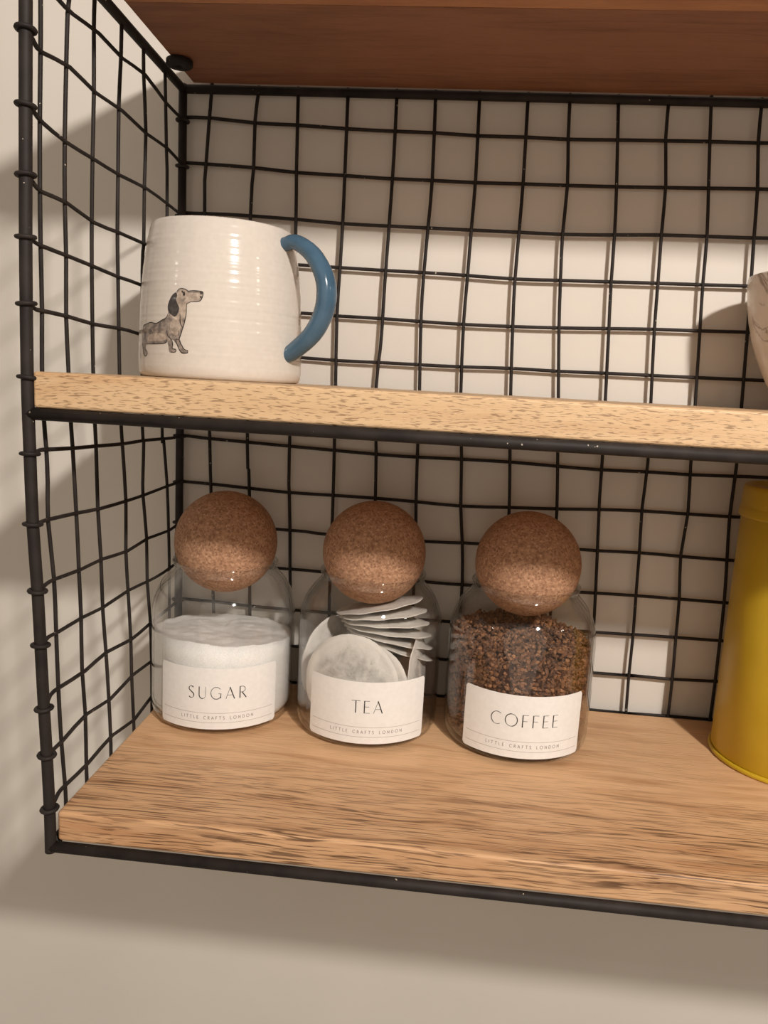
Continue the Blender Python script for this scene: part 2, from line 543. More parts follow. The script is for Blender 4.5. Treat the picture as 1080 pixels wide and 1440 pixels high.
BACK_H =[
  [(0.0026, 0.4134), (0.0196, 0.4134), (0.0523, 0.4109), (0.0816, 0.4103), (0.1158, 0.4089), (0.1431, 0.4082), (0.1786, 0.4078), (0.2079, 0.4067), (0.2407, 0.4067), (0.2695, 0.4061), (0.3026, 0.4066), (0.334, 0.407), (0.3618, 0.4073), (0.3941, 0.4073)] ,
  [(0.0029, 0.3832), (0.0175, 0.3827), (0.052, 0.3813), (0.0827, 0.379), (0.1167, 0.3781), (0.1448, 0.3771), (0.1782, 0.3768), (0.2087, 0.3763), (0.2409, 0.3765), (0.2713, 0.3765), (0.3043, 0.3767), (0.3365, 0.3772), (0.365, 0.3777), (0.3975, 0.3783)] ,
  [(0.0033, 0.349), (0.0336, 0.3491), (0.0503, 0.3487), (0.0839, 0.3475), (0.1172, 0.3458), (0.1466, 0.3454), (0.1767, 0.3451), (0.2076, 0.3448), (0.2411, 0.3446), (0.271, 0.3443), (0.3052, 0.3452), (0.3376, 0.3464), (0.3679, 0.3466), (0.3989, 0.3468)] ,
  [(0.0036, 0.318), (0.087, 0.3164), (0.116, 0.3157), (0.1482, 0.3151), (0.1761, 0.3148), (0.2074, 0.3141), (0.2413, 0.3131), (0.2724, 0.3135), (0.3075, 0.314), (0.3388, 0.3144), (0.368, 0.3147), (0.4007, 0.3152)] ,
  [(0.004, 0.2839), (0.0903, 0.2828), (0.1149, 0.282), (0.1501, 0.2816), (0.1767, 0.2809), (0.2073, 0.2803), (0.2415, 0.2805), (0.2744, 0.2811), (0.3093, 0.2823), (0.3399, 0.2833), (0.3699, 0.2837), (0.4028, 0.2844)] ,
  [(0.0043, 0.2522), (0.0915, 0.251), (0.1173, 0.2503), (0.1518, 0.2505), (0.1776, 0.2504), (0.2084, 0.2505), (0.2434, 0.2513), (0.2766, 0.251), (0.3114, 0.2514), (0.342, 0.2515), (0.3728, 0.2517), (0.4052, 0.252)] ,
  [(-0.0005, 0.1888), (0.0138, 0.188), (0.0232, 0.1875), (0.0858, 0.1855), (0.1554, 0.1834), (0.1802, 0.1834), (0.2116, 0.1838), (0.2479, 0.184), (0.2824, 0.1831), (0.3134, 0.1825), (0.3466, 0.1831), (0.3766, 0.183), (0.4067, 0.1839), (0.4302, 0.1844)] ,
  [(0.0015, 0.1536), (0.0243, 0.153), (0.0547, 0.1517), (0.0854, 0.1505), (0.1191, 0.1506), (0.1508, 0.1506), (0.1813, 0.15), (0.2146, 0.149), (0.2496, 0.1504), (0.2847, 0.1517), (0.3149, 0.1533), (0.3458, 0.1544), (0.3765, 0.1544), (0.407, 0.1545)] ,
  [(0.0001, 0.1226), (0.0776, 0.1215), (0.099, 0.1213), (0.1155, 0.1203), (0.1906, 0.1203), (0.2177, 0.1212), (0.2277, 0.1214), (0.3035, 0.1226), (0.3179, 0.1226), (0.3482, 0.1233), (0.3767, 0.1228), (0.4085, 0.1225)] ,
  [(0.0004, 0.0905), (0.0885, 0.091), (0.1074, 0.0908), (0.199, 0.089), (0.22, 0.089), (0.3129, 0.0902), (0.3465, 0.0907), (0.3789, 0.0906), (0.4101, 0.0904)] ,
  [(0.0007, 0.0608), (0.0394, 0.0599), (0.0947, 0.0586), (0.3232, 0.0601), (0.3498, 0.0607), (0.3788, 0.061), (0.4142, 0.0612)] ,
  [(0.0009, 0.0299), (0.3232, 0.0281), (0.348, 0.0286), (0.38, 0.0281), (0.4126, 0.0294)] ,
  [(0.0012, -0.0003), (0.3235, -0.0017), (0.3507, -0.002), (0.3818, -0.0013), (0.4127, -0.0012)] ,
]
SIDE_V =[
  [(0.0124, 0.4017), (0.0125, 0.3836), (0.012, 0.3508), (0.0121, 0.3173), (0.0128, 0.2928), (0.0136, 0.2625), (0.013, 0.2347), (0.0134, 0.2109), (0.0149, 0.1928), (0.0151, 0.1758), (0.0141, 0.1554), (0.0162, 0.1241), (0.0157, 0.0944), (0.0152, 0.064), (0.0153, 0.0344), (0.017, 0.0086), (0.0175, -0.0028)] ,
  [(0.0386, 0.4138), (0.0373, 0.4068), (0.0362, 0.382), (0.0351, 0.3484), (0.0353, 0.3178), (0.0369, 0.2918), (0.0367, 0.2612), (0.0385, 0.2354), (0.0399, 0.2085), (0.0413, 0.1914), (0.0432, 0.1559), (0.0431, 0.132), (0.0428, 0.1218), (0.0433, 0.0949), (0.0421, 0.0637), (0.0437, 0.0356), (0.0427, 0.0043), (0.0428, -0.0039)] ,
  [(0.0657, 0.4263), (0.0651, 0.4123), (0.0657, 0.381), (0.0646, 0.3465), (0.0642, 0.3151), (0.0645, 0.2907), (0.0652, 0.2599), (0.0659, 0.2342), (0.0669, 0.2063), (0.068, 0.1902), (0.0685, 0.1539), (0.0698, 0.1226), (0.0703, 0.0906), (0.0729, 0.0634), (0.0748, 0.0319), (0.076, 0.0075), (0.0761, -0.0051)] ,
  [(0.099, 0.4417), (0.0985, 0.4117), (0.0962, 0.3844), (0.096, 0.3475), (0.0957, 0.3157), (0.0971, 0.2874), (0.0982, 0.2597), (0.0992, 0.2342), (0.1007, 0.2032), (0.1024, 0.1889), (0.1064, 0.1521), (0.1045, 0.1199), (0.1067, 0.0931), (0.1098, 0.0575), (0.1099, 0.0345), (0.1123, -0.0007), (0.1135, -0.008)] ,
  [(0.1305, 0.4404), (0.131, 0.4146), (0.1351, 0.3831), (0.1337, 0.3511), (0.1334, 0.3144), (0.1316, 0.2987), (0.1323, 0.2005), (0.1345, 0.1894), (0.1331, 0.1666), (0.1328, 0.1526), (0.1377, 0.1227), (0.1383, 0.0912), (0.1429, 0.0629), (0.1449, 0.0299)] ,
  [(0.1658, 0.4321), (0.1678, 0.4067), (0.1697, 0.3828), (0.172, 0.3423), (0.1659, 0.1974), (0.1686, 0.1872), (0.1755, 0.1534), (0.1783, 0.1205), (0.18, 0.0952)] ,
]
SIDE_H =[
  [(0.027, 0.4085), (0.0409, 0.4084), (0.0693, 0.4116), (0.0985, 0.411), (0.131, 0.4146), (0.1664, 0.4106), (0.1902, 0.4106)] ,
  [(-0.0006, 0.384), (0.0058, 0.3805), (0.0125, 0.3793), (0.0376, 0.3829), (0.0657, 0.381), (0.0982, 0.3831), (0.134, 0.3816), (0.1684, 0.3833), (0.1897, 0.3802)] ,
  [(-0.0006, 0.3521), (0.0065, 0.3506), (0.0126, 0.3488), (0.0351, 0.3467), (0.0646, 0.3469), (0.096, 0.3471), (0.1348, 0.3492), (0.1706, 0.348), (0.1906, 0.3463)] ,
  [(0.0, 0.3219), (0.0059, 0.319), (0.0127, 0.3174), (0.0353, 0.3178), (0.065, 0.3142), (0.0957, 0.3149), (0.1334, 0.3152), (0.1914, 0.3165)] ,
  [(0.0, 0.2943), (0.0066, 0.293), (0.0128, 0.2924), (0.0369, 0.2918), (0.0653, 0.2908), (0.0971, 0.2895), (0.1285, 0.2891), (0.1922, 0.2839)] ,
  [(0.0, 0.2638), (0.0066, 0.2618), (0.0123, 0.2617), (0.0367, 0.2612), (0.0661, 0.2595), (0.0982, 0.2597), (0.1267, 0.2583), (0.1929, 0.2527)] ,
  [(0.0, 0.1918), (0.007, 0.193), (0.0149, 0.1928), (0.0413, 0.1914), (0.068, 0.1906), (0.1024, 0.1894), (0.1345, 0.1894), (0.1805, 0.1879), (0.1915, 0.1883)] ,
  [(0.0, 0.1564), (0.0072, 0.1566), (0.0146, 0.1565), (0.0431, 0.1551), (0.0698, 0.1533), (0.1064, 0.1526), (0.1328, 0.1526), (0.1755, 0.1534), (0.1922, 0.1534)] ,
  [(0.0, 0.1219), (0.0067, 0.1238), (0.0162, 0.1241), (0.0429, 0.1226), (0.0698, 0.1226), (0.1045, 0.1199), (0.1376, 0.1217), (0.1769, 0.1197), (0.1927, 0.1222)] ,
  [(0.0, 0.0931), (0.0057, 0.0954), (0.0158, 0.0948), (0.0433, 0.0945), (0.069, 0.0928), (0.1056, 0.0934), (0.1383, 0.0912), (0.1659, 0.0904), (0.1949, 0.0917)] ,
  [(0.0, 0.0585), (0.0055, 0.0637), (0.0152, 0.064), (0.0442, 0.0621), (0.0719, 0.0633), (0.1087, 0.0589), (0.1402, 0.0596), (0.1955, 0.0603)] ,
  [(-0.0003, 0.0324), (0.006, 0.033), (0.0159, 0.0332), (0.0437, 0.0356), (0.0748, 0.0314), (0.1099, 0.0335), (0.1449, 0.0307), (0.1962, 0.0305)] ,
  [(-0.0021, 0.0016), (0.0081, 0.006), (0.0168, 0.0062), (0.0432, 0.005), (0.0765, 0.0063), (0.1111, 0.0009), (0.1418, 0.0041), (0.1968, 0.0014)] ,
]
DOG = {
 'body':[(-49.9, 0.2599), (-43.7, 0.261), (-37.2, 0.2618), (-31.3, 0.2613), (-25.5, 0.2629), (-21.1, 0.2653), (-18.3, 0.2667), (-14.1, 0.2654), (-10.3, 0.2663), (-6.8, 0.2664), (-7.1, 0.2628), (-8.7, 0.2582), (-10.7, 0.2536), (-11.7, 0.2522), (-16.2, 0.2525), (-19.7, 0.2529), (-21.8, 0.2506), (-30.6, 0.2502), (-43.4, 0.2501), (-49.7, 0.2509)],
 'head':[(-14.1, 0.278), (-12.3, 0.2796), (-9.7, 0.2799), (-7.2, 0.2793), (-6.0, 0.2787), (-2.4, 0.2789), (2.3, 0.2789), (4.5, 0.2783), (4.2, 0.2763), (3.0, 0.274), (0.2, 0.2733), (-3.3, 0.2731), (-6.3, 0.2719), (-6.6, 0.2692), (-6.7, 0.2655), (-11.5, 0.2636), (-16.8, 0.2644), (-19.7, 0.2666), (-19.8, 0.2685), (-15.9, 0.273)],
 'ear':[(-14.8, 0.2778), (-13.7, 0.2762), (-14.3, 0.274), (-13.1, 0.2717), (-11.9, 0.2695), (-12.6, 0.2667), (-14.8, 0.2649), (-17.5, 0.2658), (-20.1, 0.2675), (-21.0, 0.2703), (-19.7, 0.2735), (-17.8, 0.2762)],
 'leg_a':[(-21.2, 0.2538), (-17.6, 0.2534), (-15.8, 0.2507), (-16.1, 0.248), (-13.4, 0.2476), (-13.7, 0.246), (-17.4, 0.2459), (-18.8, 0.2465), (-19.6, 0.2502)],
 'leg_b':[(-16.3, 0.2535), (-11.0, 0.2531), (-9.1, 0.25), (-7.2, 0.2478), (-4.8, 0.2474), (-5.1, 0.246), (-9.0, 0.2459), (-10.9, 0.2486), (-13.5, 0.2508)],
 'leg_c':[(-50.1, 0.2511), (-42.4, 0.2508), (-44.0, 0.2475), (-40.6, 0.2454), (-42.4, 0.2435), (-45.9, 0.244), (-48.5, 0.2471)],
 'chest':[(-18.0, 0.2621), (-11.5, 0.2645), (-8.9, 0.2618), (-11.2, 0.2572), (-13.7, 0.2549), (-17.7, 0.2571)],
 'belly':[(-39.9, 0.2546), (-30.9, 0.256), (-22.7, 0.2552), (-21.9, 0.2524), (-30.7, 0.2514), (-39.8, 0.2518)],
 's1':[(-6.3, 0.272), (-6.6, 0.2692), (-6.6, 0.2664), (-7.9, 0.261), (-9.9, 0.2559), (-11.0, 0.2527), (-9.1, 0.2498), (-7.1, 0.2477), (-4.8, 0.2473)],
 's2':[(-14.1, 0.278), (-12.3, 0.2796), (-9.7, 0.2799), (-7.2, 0.2793), (-5.6, 0.2786), (-2.4, 0.2789), (2.3, 0.2788), (4.3, 0.2783), (4.2, 0.2763), (2.9, 0.274), (0.2, 0.2733), (-3.3, 0.2731), (-6.3, 0.2719)],
 's3':[(-48.9, 0.2597), (-43.7, 0.261), (-37.2, 0.2618), (-31.3, 0.2612), (-25.5, 0.263), (-22.1, 0.2643), (-19.9, 0.2671)],
 's4':[(-42.8, 0.2501), (-30.6, 0.2502), (-21.8, 0.2508), (-20.3, 0.2529)],
 's5':[(-21.0, 0.2575), (-20.1, 0.2547), (-17.6, 0.2532), (-15.8, 0.2507), (-16.1, 0.248), (-13.6, 0.2475), (-13.7, 0.2461), (-17.4, 0.2459)],
 's6':[(-11.0, 0.2527), (-13.6, 0.2528), (-11.6, 0.2488), (-9.0, 0.2459), (-5.1, 0.246), (-4.9, 0.2472)],
 's7':[(-44.1, 0.2497), (-44.0, 0.2475), (-40.6, 0.2454), (-42.4, 0.2435), (-45.9, 0.244), (-48.0, 0.2471), (-49.7, 0.2504)],
 's8':[(-53.7, 0.2495), (-54.3, 0.2457), (-52.4, 0.2418)],
 's9':[(-11.0, 0.2663), (-10.6, 0.2618), (-8.8, 0.2591)],
 's10':[(-11.8, 0.2577), (-11.4, 0.255)],
 'eye':[(-8.7, 0.2783), (-7.9, 0.2777), (-7.8, 0.2766), (-8.6, 0.276), (-9.4, 0.2765), (-9.5, 0.2776)],
 'eyebrow':[(-10.6, 0.2785), (-9.7, 0.2788), (-9.3, 0.2779), (-10.1, 0.2776)],
 'nose':[(2.2, 0.2788), (4.3, 0.2783), (4.0, 0.2773), (2.6, 0.2773)],
 'mouth':[(2.5, 0.2762), (3.6, 0.2762), (3.4, 0.2753), (2.7, 0.2753)],
 'cheek':[(-11.3, 0.274), (-7.6, 0.2752), (-7.3, 0.2743), (-10.0, 0.2729)],
 'muzzle_top':[(-5.9, 0.2786), (2.2, 0.2788), (2.6, 0.2778), (-2.3, 0.2778), (-5.6, 0.2776)],
}
UNIT_W = 0.62
DEPTH = 0.20
BAR = 0.003
unit = empty('wire_shelf_unit', (0, 0, -0.0235))
tag(unit, 'black metal wire-mesh wall shelf with three wooden boards', 'shelf')


def part_tube(name, pts, r, sides=8, n=1, mat='steel'):
    v, f = tube(catmull(pts, n), r, sides)
    return mesh_obj(name, v, f, M[mat], unit)


def post_x(z):
    P = POST[::-1]
    if z <= P[0][1]:
        return P[0][0]
    for (x0, z0), (x1, z1) in zip(P[:-1], P[1:]):
        if z <= z1:
            return x0 + (x1 - x0) * (z - z0) / (z1 - z0)
    return P[-1][0]


Z_LOW, Z_MID, Z_TOP = -0.0205, 0.2115, 0.4315
part_tube('front_post', [(x, 0, z) for x, z in POST] + [(0.0033, 0, -0.0235)], BAR, 12, 2)
part_tube('front_post', [(UNIT_W, 0, Z_TOP), (UNIT_W, 0, 0.2), (UNIT_W, 0, -0.0235)], BAR, 12)
for x in (0.0, UNIT_W):
    part_tube('back_post', [(x, DEPTH, 0.4345), (x, DEPTH, 0.2), (x, DEPTH, -0.0235)], BAR, 12)
for z in (Z_LOW, Z_MID, Z_TOP):
    xl = post_x(z)
    part_tube('front_bar', [(xl, 0, z), (0.2, 0, z), (UNIT_W, 0, z)], BAR, 12)
    part_tube('back_bar', [(0, DEPTH, z), (0.3, DEPTH, z), (UNIT_W, DEPTH, z)], BAR, 12)
    part_tube('side_bar', [(xl, 0, z), (xl * 0.5, DEPTH / 2, z), (0, DEPTH, z)], BAR, 12)
    part_tube('side_bar', [(UNIT_W, 0, z), (UNIT_W, DEPTH / 2, z), (UNIT_W, DEPTH, z)], BAR, 12)

# wooden boards
box_obj('shelf_board', 0.0070, 0.6165, 0.0005, 0.1965, -0.0173, 0.0, M['wood_low'], unit, 0.0018, 4)
box_obj('shelf_board', -0.0004, 0.6165, -0.0005, 0.1955, 0.2146, 0.2321, M['wood_mid'], unit, 0.0014)
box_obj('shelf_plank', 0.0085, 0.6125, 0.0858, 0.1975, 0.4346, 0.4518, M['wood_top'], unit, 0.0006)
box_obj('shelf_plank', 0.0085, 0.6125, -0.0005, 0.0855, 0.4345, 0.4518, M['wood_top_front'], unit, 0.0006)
# round screw tabs that hold the top board to the side bars
for tx, ty in ((0.0125, 0.1590), (0.6075, 0.1590), (0.0125, 0.040), (0.6075, 0.040)):
    v, f = lathe([(0, 0.4342), (0.0080, 0.4342), (0.0085, 0.4338), (0.0085, 0.4312), (0.0078, 0.4304), (0.0022, 0.4304), (0.0018, 0.4312), (0, 0.4312)][::-1], tx, ty, 0, 24)
    mesh_obj('fixing_tab', v, f, M['steel'], unit)

# mesh wires: each one a slightly bent rod
rng = random.Random(5)
WR = 0.00122
SWR = 0.00112
PITCH = 0.0312
for w in BACK_V:
    pts = [(w[0][0], 0.4344)] + w if w[0][1] < 0.433 else list(w)
    pts[0] = (pts[0][0], 0.4344)
    if pts[-1][1] > 0.01:
        (xa, za), (xb, zb) = pts[-3], pts[-1]
        sl = (xb - xa) / (zb - za) if abs(zb - za) > 0.01 else 0
        sl = max(-0.03, min(0.0, sl))
        z = pts[-1][1]
        x = pts[-1][0]
        while z > 0.02:
            nz = max(z - PITCH, -0.002)
            x += sl * (nz - z) + rng.uniform(-0.0006, 0.0006)
            z = nz
            pts.append((x, z))
    pts.append((pts[-1][0], -0.0205))
    part_tube('wire', [(x, DEPTH - 0.0004 + (0 if i else 0), z) for i, (x, z) in enumerate(pts)], WR, 6, 2)
lastv = BACK_V[-1]
for k in range(1, 7):
    pts = [(x + PITCH * k + rng.uniform(-.0012, .0012), z) for x, z in lastv]
    pts[0] = (pts[0][0], 0.4344)
    pts.append((pts[-1][0], -0.0205))
    part_tube('wire', [(x, DEPTH - 0.0004, z) for x, z in pts], WR, 6, 2)
HIDDEN_H = [(0.004, 0.2205), (0.09, 0.219), (0.15, 0.2185), (0.21, 0.2182), (0.28, 0.218), (0.34, 0.2185), (0.41, 0.2185)]
for w in BACK_H + [HIDDEN_H]:
    pts = [(0.0, w[0][1])] + [p for p in w if p[0] > 0.006]
    x, z = pts[-1]
    while x < UNIT_W - 0.04:
        x += PITCH
        pts.append((x, z + rng.uniform(-.0006, .0006)))
    pts.append((UNIT_W, z))
    part_tube('wire', [(x, DEPTH + 0.0014, z) for x, z in pts], WR, 6, 2)


def side_x(y, z):
    return post_x(z) * max(0.0, 1 - y / DEPTH)


FRONT_RINGS = []
for w in SIDE_V:
    pts = [(w[0][0], 0.4315)] + [p for p in w if p[1] < 0.428]
    if pts[-1][1] > 0.0:
        z = pts[-1][1]
        while z > 0.02:
            z = max(z - PITCH, -0.002)
            pts.append((pts[-1][0] + rng.uniform(0, .0012), z))
    pts = [p for p in pts if p[1] > -0.006] + [(pts[-1][0], -0.0205)]
    part_tube('wire', [(side_x(y, z), y, z) for y, z in pts], SWR, 6, 2)
    part_tube('wire', [(UNIT_W, y, z) for y, z in pts], SWR, 6, 1)
side_h = [list(w) for w in SIDE_H]
side_h[0] = [(0.0, 0.413), (0.012, 0.4100)] + side_h[0]
side_h.append([(0.0, 0.2290), (0.04, 0.224), (0.1, 0.222), (0.15, 0.221), (0.195, 0.2205)])
for w in side_h:
    pts = [(0.0, w[0][1])] + w[1:-1] + [(DEPTH, w[-1][1])]
    FRONT_RINGS.append((w[0][1], w[-1][1]))
    part_tube('wire', [(side_x(y, z) + 0.0009, y, z) for y, z in pts], SWR, 6, 2)
    part_tube('wire', [(UNIT_W - 0.0009, y, z) for y, z in pts], SWR, 6, 1)
# wire ends wrapped round the posts
ring_v, ring_f = [], []
NR, NS = 20, 8
for i in range(NR):
    a = 2 * math.pi * i / NR
    for k in range(NS):
        c = 2 * math.pi * k / NS
        rr = 0.0038 + 0.0013 * math.cos(c)
        ring_v.append(Vector((rr * math.cos(a), rr * math.sin(a), 0.0011 * math.sin(c) + 0.0004 * math.cos(a))))
for i in range(NR):
    for k in range(NS):
        i2, k2 = (i + 1) % NR, (k + 1) % NS
        ring_f.append((i * NS + k, i2 * NS + k, i2 * NS + k2, i * NS + k2))
ring_me = bpy.data.meshes.new('wire_wrap')
ring_me.from_pydata(ring_v, [], ring_f)
ring_me.materials.append(M['steel'])
ring_me.shade_smooth()
for zf, zb in FRONT_RINGS:
    for x, y, z in ((post_x(zf), 0, zf), (0, DEPTH, zb), (UNIT_W, 0, zf), (UNIT_W, DEPTH, zb)):
        o = bpy.data.objects.new('wire_wrap', ring_me)
        COL.objects.link(o)
        o.parent = unit
        o.location = Vector((x, y, z)) - world_loc(unit)
        o.rotation_euler = (0.06, 0.05, rng.uniform(0, 6.28))

# ------------------------------------------------------------------ lettering
def arc(cx, cy, rx, ry, a0, a1, n=14):
    return [(cx + rx * math.cos(math.radians(a0 + (a1 - a0) * i / n)), cy + ry * math.sin(math.radians(a0 + (a1 - a0) * i / n))) for i in range(n + 1)]


# strokes in a cap-height-1 box: (points, weight) weight None = broad nib
K, T_ = 0.085, 0.035
FONT = {
    'S': (0.50, [(arc(0.26, 0.76, 0.20, 0.22, 35, 200) + arc(0.25, 0.25, 0.22, 0.25, 60, -145)[2:], None)]),
    'U': (0.66, [([(0.08, 1.0), (0.08, 0.34)] + arc(0.34, 0.30, 0.26, 0.29, 180, 285), K * .9), (arc(0.34, 0.30, 0.26, 0.29, 285, 360, 8) + [(0.60, 1.0)], T_)]),
    'G': (0.86, [(arc(0.46, 0.5, 0.43, 0.5, 42, 180), T_ * 1.4), (arc(0.46, 0.5, 0.43, 0.5, 180, 325), T_ * 1.7), ([(0.81, 0.46), (0.81, 0.08)], K * .7), ([(0.62, 0.46), (0.86, 0.46)], T_)]),
    'A': (0.72, [([(0.02, 0.0), (0.35, 1.0)], T_), ([(0.33, 1.0), (0.70, 0.0)], K), ([(0.15, 0.33), (0.57, 0.33)], T_)]),
    'R': (0.62, [([(0.08, 0.0), (0.08, 1.0)], K), ([(0.08, 0.98), (0.26, 0.98)] + arc(0.26, 0.74, 0.24, 0.24, 90, -90) + [(0.08, 0.5)], T_ * 1.3), ([(0.24, 0.5), (0.60, 0.0)], K)]),
    'T': (0.66, [([(0.0, 0.95), (0.03, 0.99), (0.63, 0.99), (0.66, 0.95)], T_ * 1.2), ([(0.33, 0.0), (0.33, 1.0)], K)]),
    'E': (0.52, [([(0.08, 0.0), (0.08, 1.0)], K), ([(0.08, 0.985), (0.48, 0.985)], T_), ([(0.08, 0.52), (0.44, 0.52)], T_), ([(0.08, 0.015), (0.50, 0.015)], T_)]),
    'C': (0.80, [(arc(0.48, 0.5, 0.44, 0.5, 50, 130), T_ * 1.3), (arc(0.48, 0.5, 0.44, 0.5, 130, 235), K * .8), (arc(0.48, 0.5, 0.44, 0.5, 235, 305), T_)]),
    'O': (1.0, [(arc(0.5, 0.5, 0.45, 0.49, 90, 215), K * .85), (arc(0.5, 0.5, 0.45, 0.49, 215, 280, 6), T_ * 1.2), (arc(0.5, 0.5, 0.45, 0.49, 280, 395), K * .85), (arc(0.5, 0.5, 0.45, 0.49, 395, 450, 6), T_ * 1.2)]),
    'F': (0.52, [([(0.08, 0.0), (0.08, 1.0)], K), ([(0.08, 0.985), (0.50, 0.985)], T_), ([(0.08, 0.50), (0.44, 0.50)], T_)]),
    'L': (0.50, [([(0.08, 1.0), (0.08, 0.02), (0.48, 0.02)], 0.08)]),
    'I': (0.16, [([(0.08, 0.0), (0.08, 1.0)], 0.08)]),
    'N': (0.76, [([(0.08, 0.0), (0.08, 1.0), (0.68, 0.0), (0.68, 1.0)], 0.08)]),
    'D': (0.74, [([(0.08, 0.0), (0.08, 1.0), (0.30, 1.0)] + arc(0.30, 0.5, 0.38, 0.5, 90, -90) + [(0.08, 0.0)], 0.08)]),
    ' ': (0.55, []),
}


def stroke_quads(pts, weight, scale, thick_mul, uniform=None):
    """2-D strip polygons of one pen stroke"""
    fine = []
    for (xa, ya), (xb, yb) in zip(pts[:-1], pts[1:]):
        L = math.hypot(xb - xa, yb - ya)
        n = max(1, int(L / 0.25))
        for i in range(n):
            fine.append((xa + (xb - xa) * i / n, ya + (yb - ya) * i / n))
    fine.append(pts[-1])
    L_, R_ = [], []
    for i, (x, y) in enumerate(fine):
        x0, y0 = fine[max(i - 1, 0)]
        x1, y1 = fine[min(i + 1, len(fine) - 1)]
        dx, dy = x1 - x0, y1 - y0
        l = math.hypot(dx, dy) or 1
        dx, dy = dx / l, dy / l
        if uniform:
            w = uniform
        elif weight is None:
            w = T_ * 1.1 + (K * 1.05 - T_) * abs(math.sin(math.atan2(dy, dx) - math.radians(35))) ** 1.5
        else:
            w = weight
        w *= 0.5 * thick_mul
        L_.append(((x - dy * w) * scale, (y + dx * w) * scale))
        R_.append(((x + dy * w) * scale, (y - dx * w) * scale))
    return [(R_[i], R_[i + 1], L_[i + 1], L_[i]) for i in range(len(fine) - 1)]


def text_quads(s, cap, track, width=None, uniform=None, thick_mul=1.0):
    def total(tr):
        return (sum(FONT[c][0] for c in s) + tr * (len(s) - 1)) * cap
    if width is not None:
        track = (width / cap - sum(FONT[c][0] for c in s)) / (len(s) - 1)
    x = -total(track) / cap / 2
    quads = []
    for c in s:
        w, strokes = FONT[c]
        for pts, wt in strokes:
            for q in stroke_quads([(px + x, py - 0.5) for px, py in pts], wt, cap, thick_mul, uniform):
                quads.append(q)
        x += w + track
    return quads


def wrap(quads, cx, cy, r, ang0, z0):
    """bend flat quads (u along the arc, v up) round a vertical cylinder; angle 0 faces -y"""
    v, f = [], []
    for q in quads:
        st = len(v)
        for (u, w) in q:
            a = ang0 + u / r
            v.append(Vector((cx + r * math.sin(a), cy - r * math.cos(a), z0 + w)))
        f.append(tuple(range(st, st + len(q))))
    return v, f


# ------------------------------------------------------------------ jars
JR = 0.0495
GLASS_OUT = [(0.0, 0.0004), (0.036, 0.0002), (0.0425, 0.0), (0.0458, 0.0009), (0.0480, 0.0028), (0.0491, 0.0058), (JR, 0.0100), (JR, 0.030), (JR, 0.050),
             (JR, 0.0690), (0.0491, 0.0765), (0.0479, 0.0830), (0.0459, 0.0888), (0.0431, 0.0938), (0.0400, 0.0977), (0.0372, 0.1006), (0.0353, 0.1030),
             (0.0347, 0.1050), (0.0354, 0.1064), (0.0362, 0.1073), (0.0365, 0.1082), (0.0361, 0.1090), (0.0352, 0.1093), (0.0344, 0.1090)]
GLASS_IN = [(0.0338, 0.1082), (0.0334, 0.1066), (0.0332, 0.1050), (0.0340, 0.1026), (0.0360, 0.0996), (0.0388, 0.0966), (0.0419, 0.0928), (0.0446, 0.0880),
            (0.0465, 0.0824), (0.0476, 0.0762), (0.0481, 0.0690), (0.0481, 0.050), (0.0481, 0.030), (0.0481, 0.0110), (0.0474, 0.0072), (0.0455, 0.0050), (0.042, 0.0042), (0.0, 0.0042)]
BALL_Z, BALL_R = 0.1215, 0.0352


def paper_label(name, jar, cx, cy, ang, half, z0, z1):
    """thin curved paper with rounded corners"""
    r0, r1 = JR + 0.00005, JR + 0.00022
    NA, rc = 64, 0.0018
    v, f = [], []
    for r in (r0, r1):
        for i in range(NA + 1):
            u = -half + 2 * half * i / NA
            edge = (half - abs(u)) * JR
            d = 0.0
            if edge < rc:
                d = rc - math.sqrt(max(0, rc * rc - (rc - edge) ** 2))
            a = ang + u
            for z in (z0 + d, z1 - d):
                v.append(Vector((cx + r * math.sin(a), cy - r * math.cos(a), z)))
    n = 2 * (NA + 1)
    for i in range(NA):
        a, b, c, d = 2 * i, 2 * i + 2, 2 * i + 3, 2 * i + 1
        f.append((n + a, n + b, n + c, n + d))
        f.append((d, c, b, a))
        f.append((a, b, n + b, n + a))
        f.append((c, d, n + d, n + c))
    f.append((0, n, n + 1, 1))
    f.append((2 * NA + 1, n + 2 * NA + 1, n + 2 * NA, 2 * NA))
    return mesh_obj(name, v, f, M['label'], jar, smooth=False)


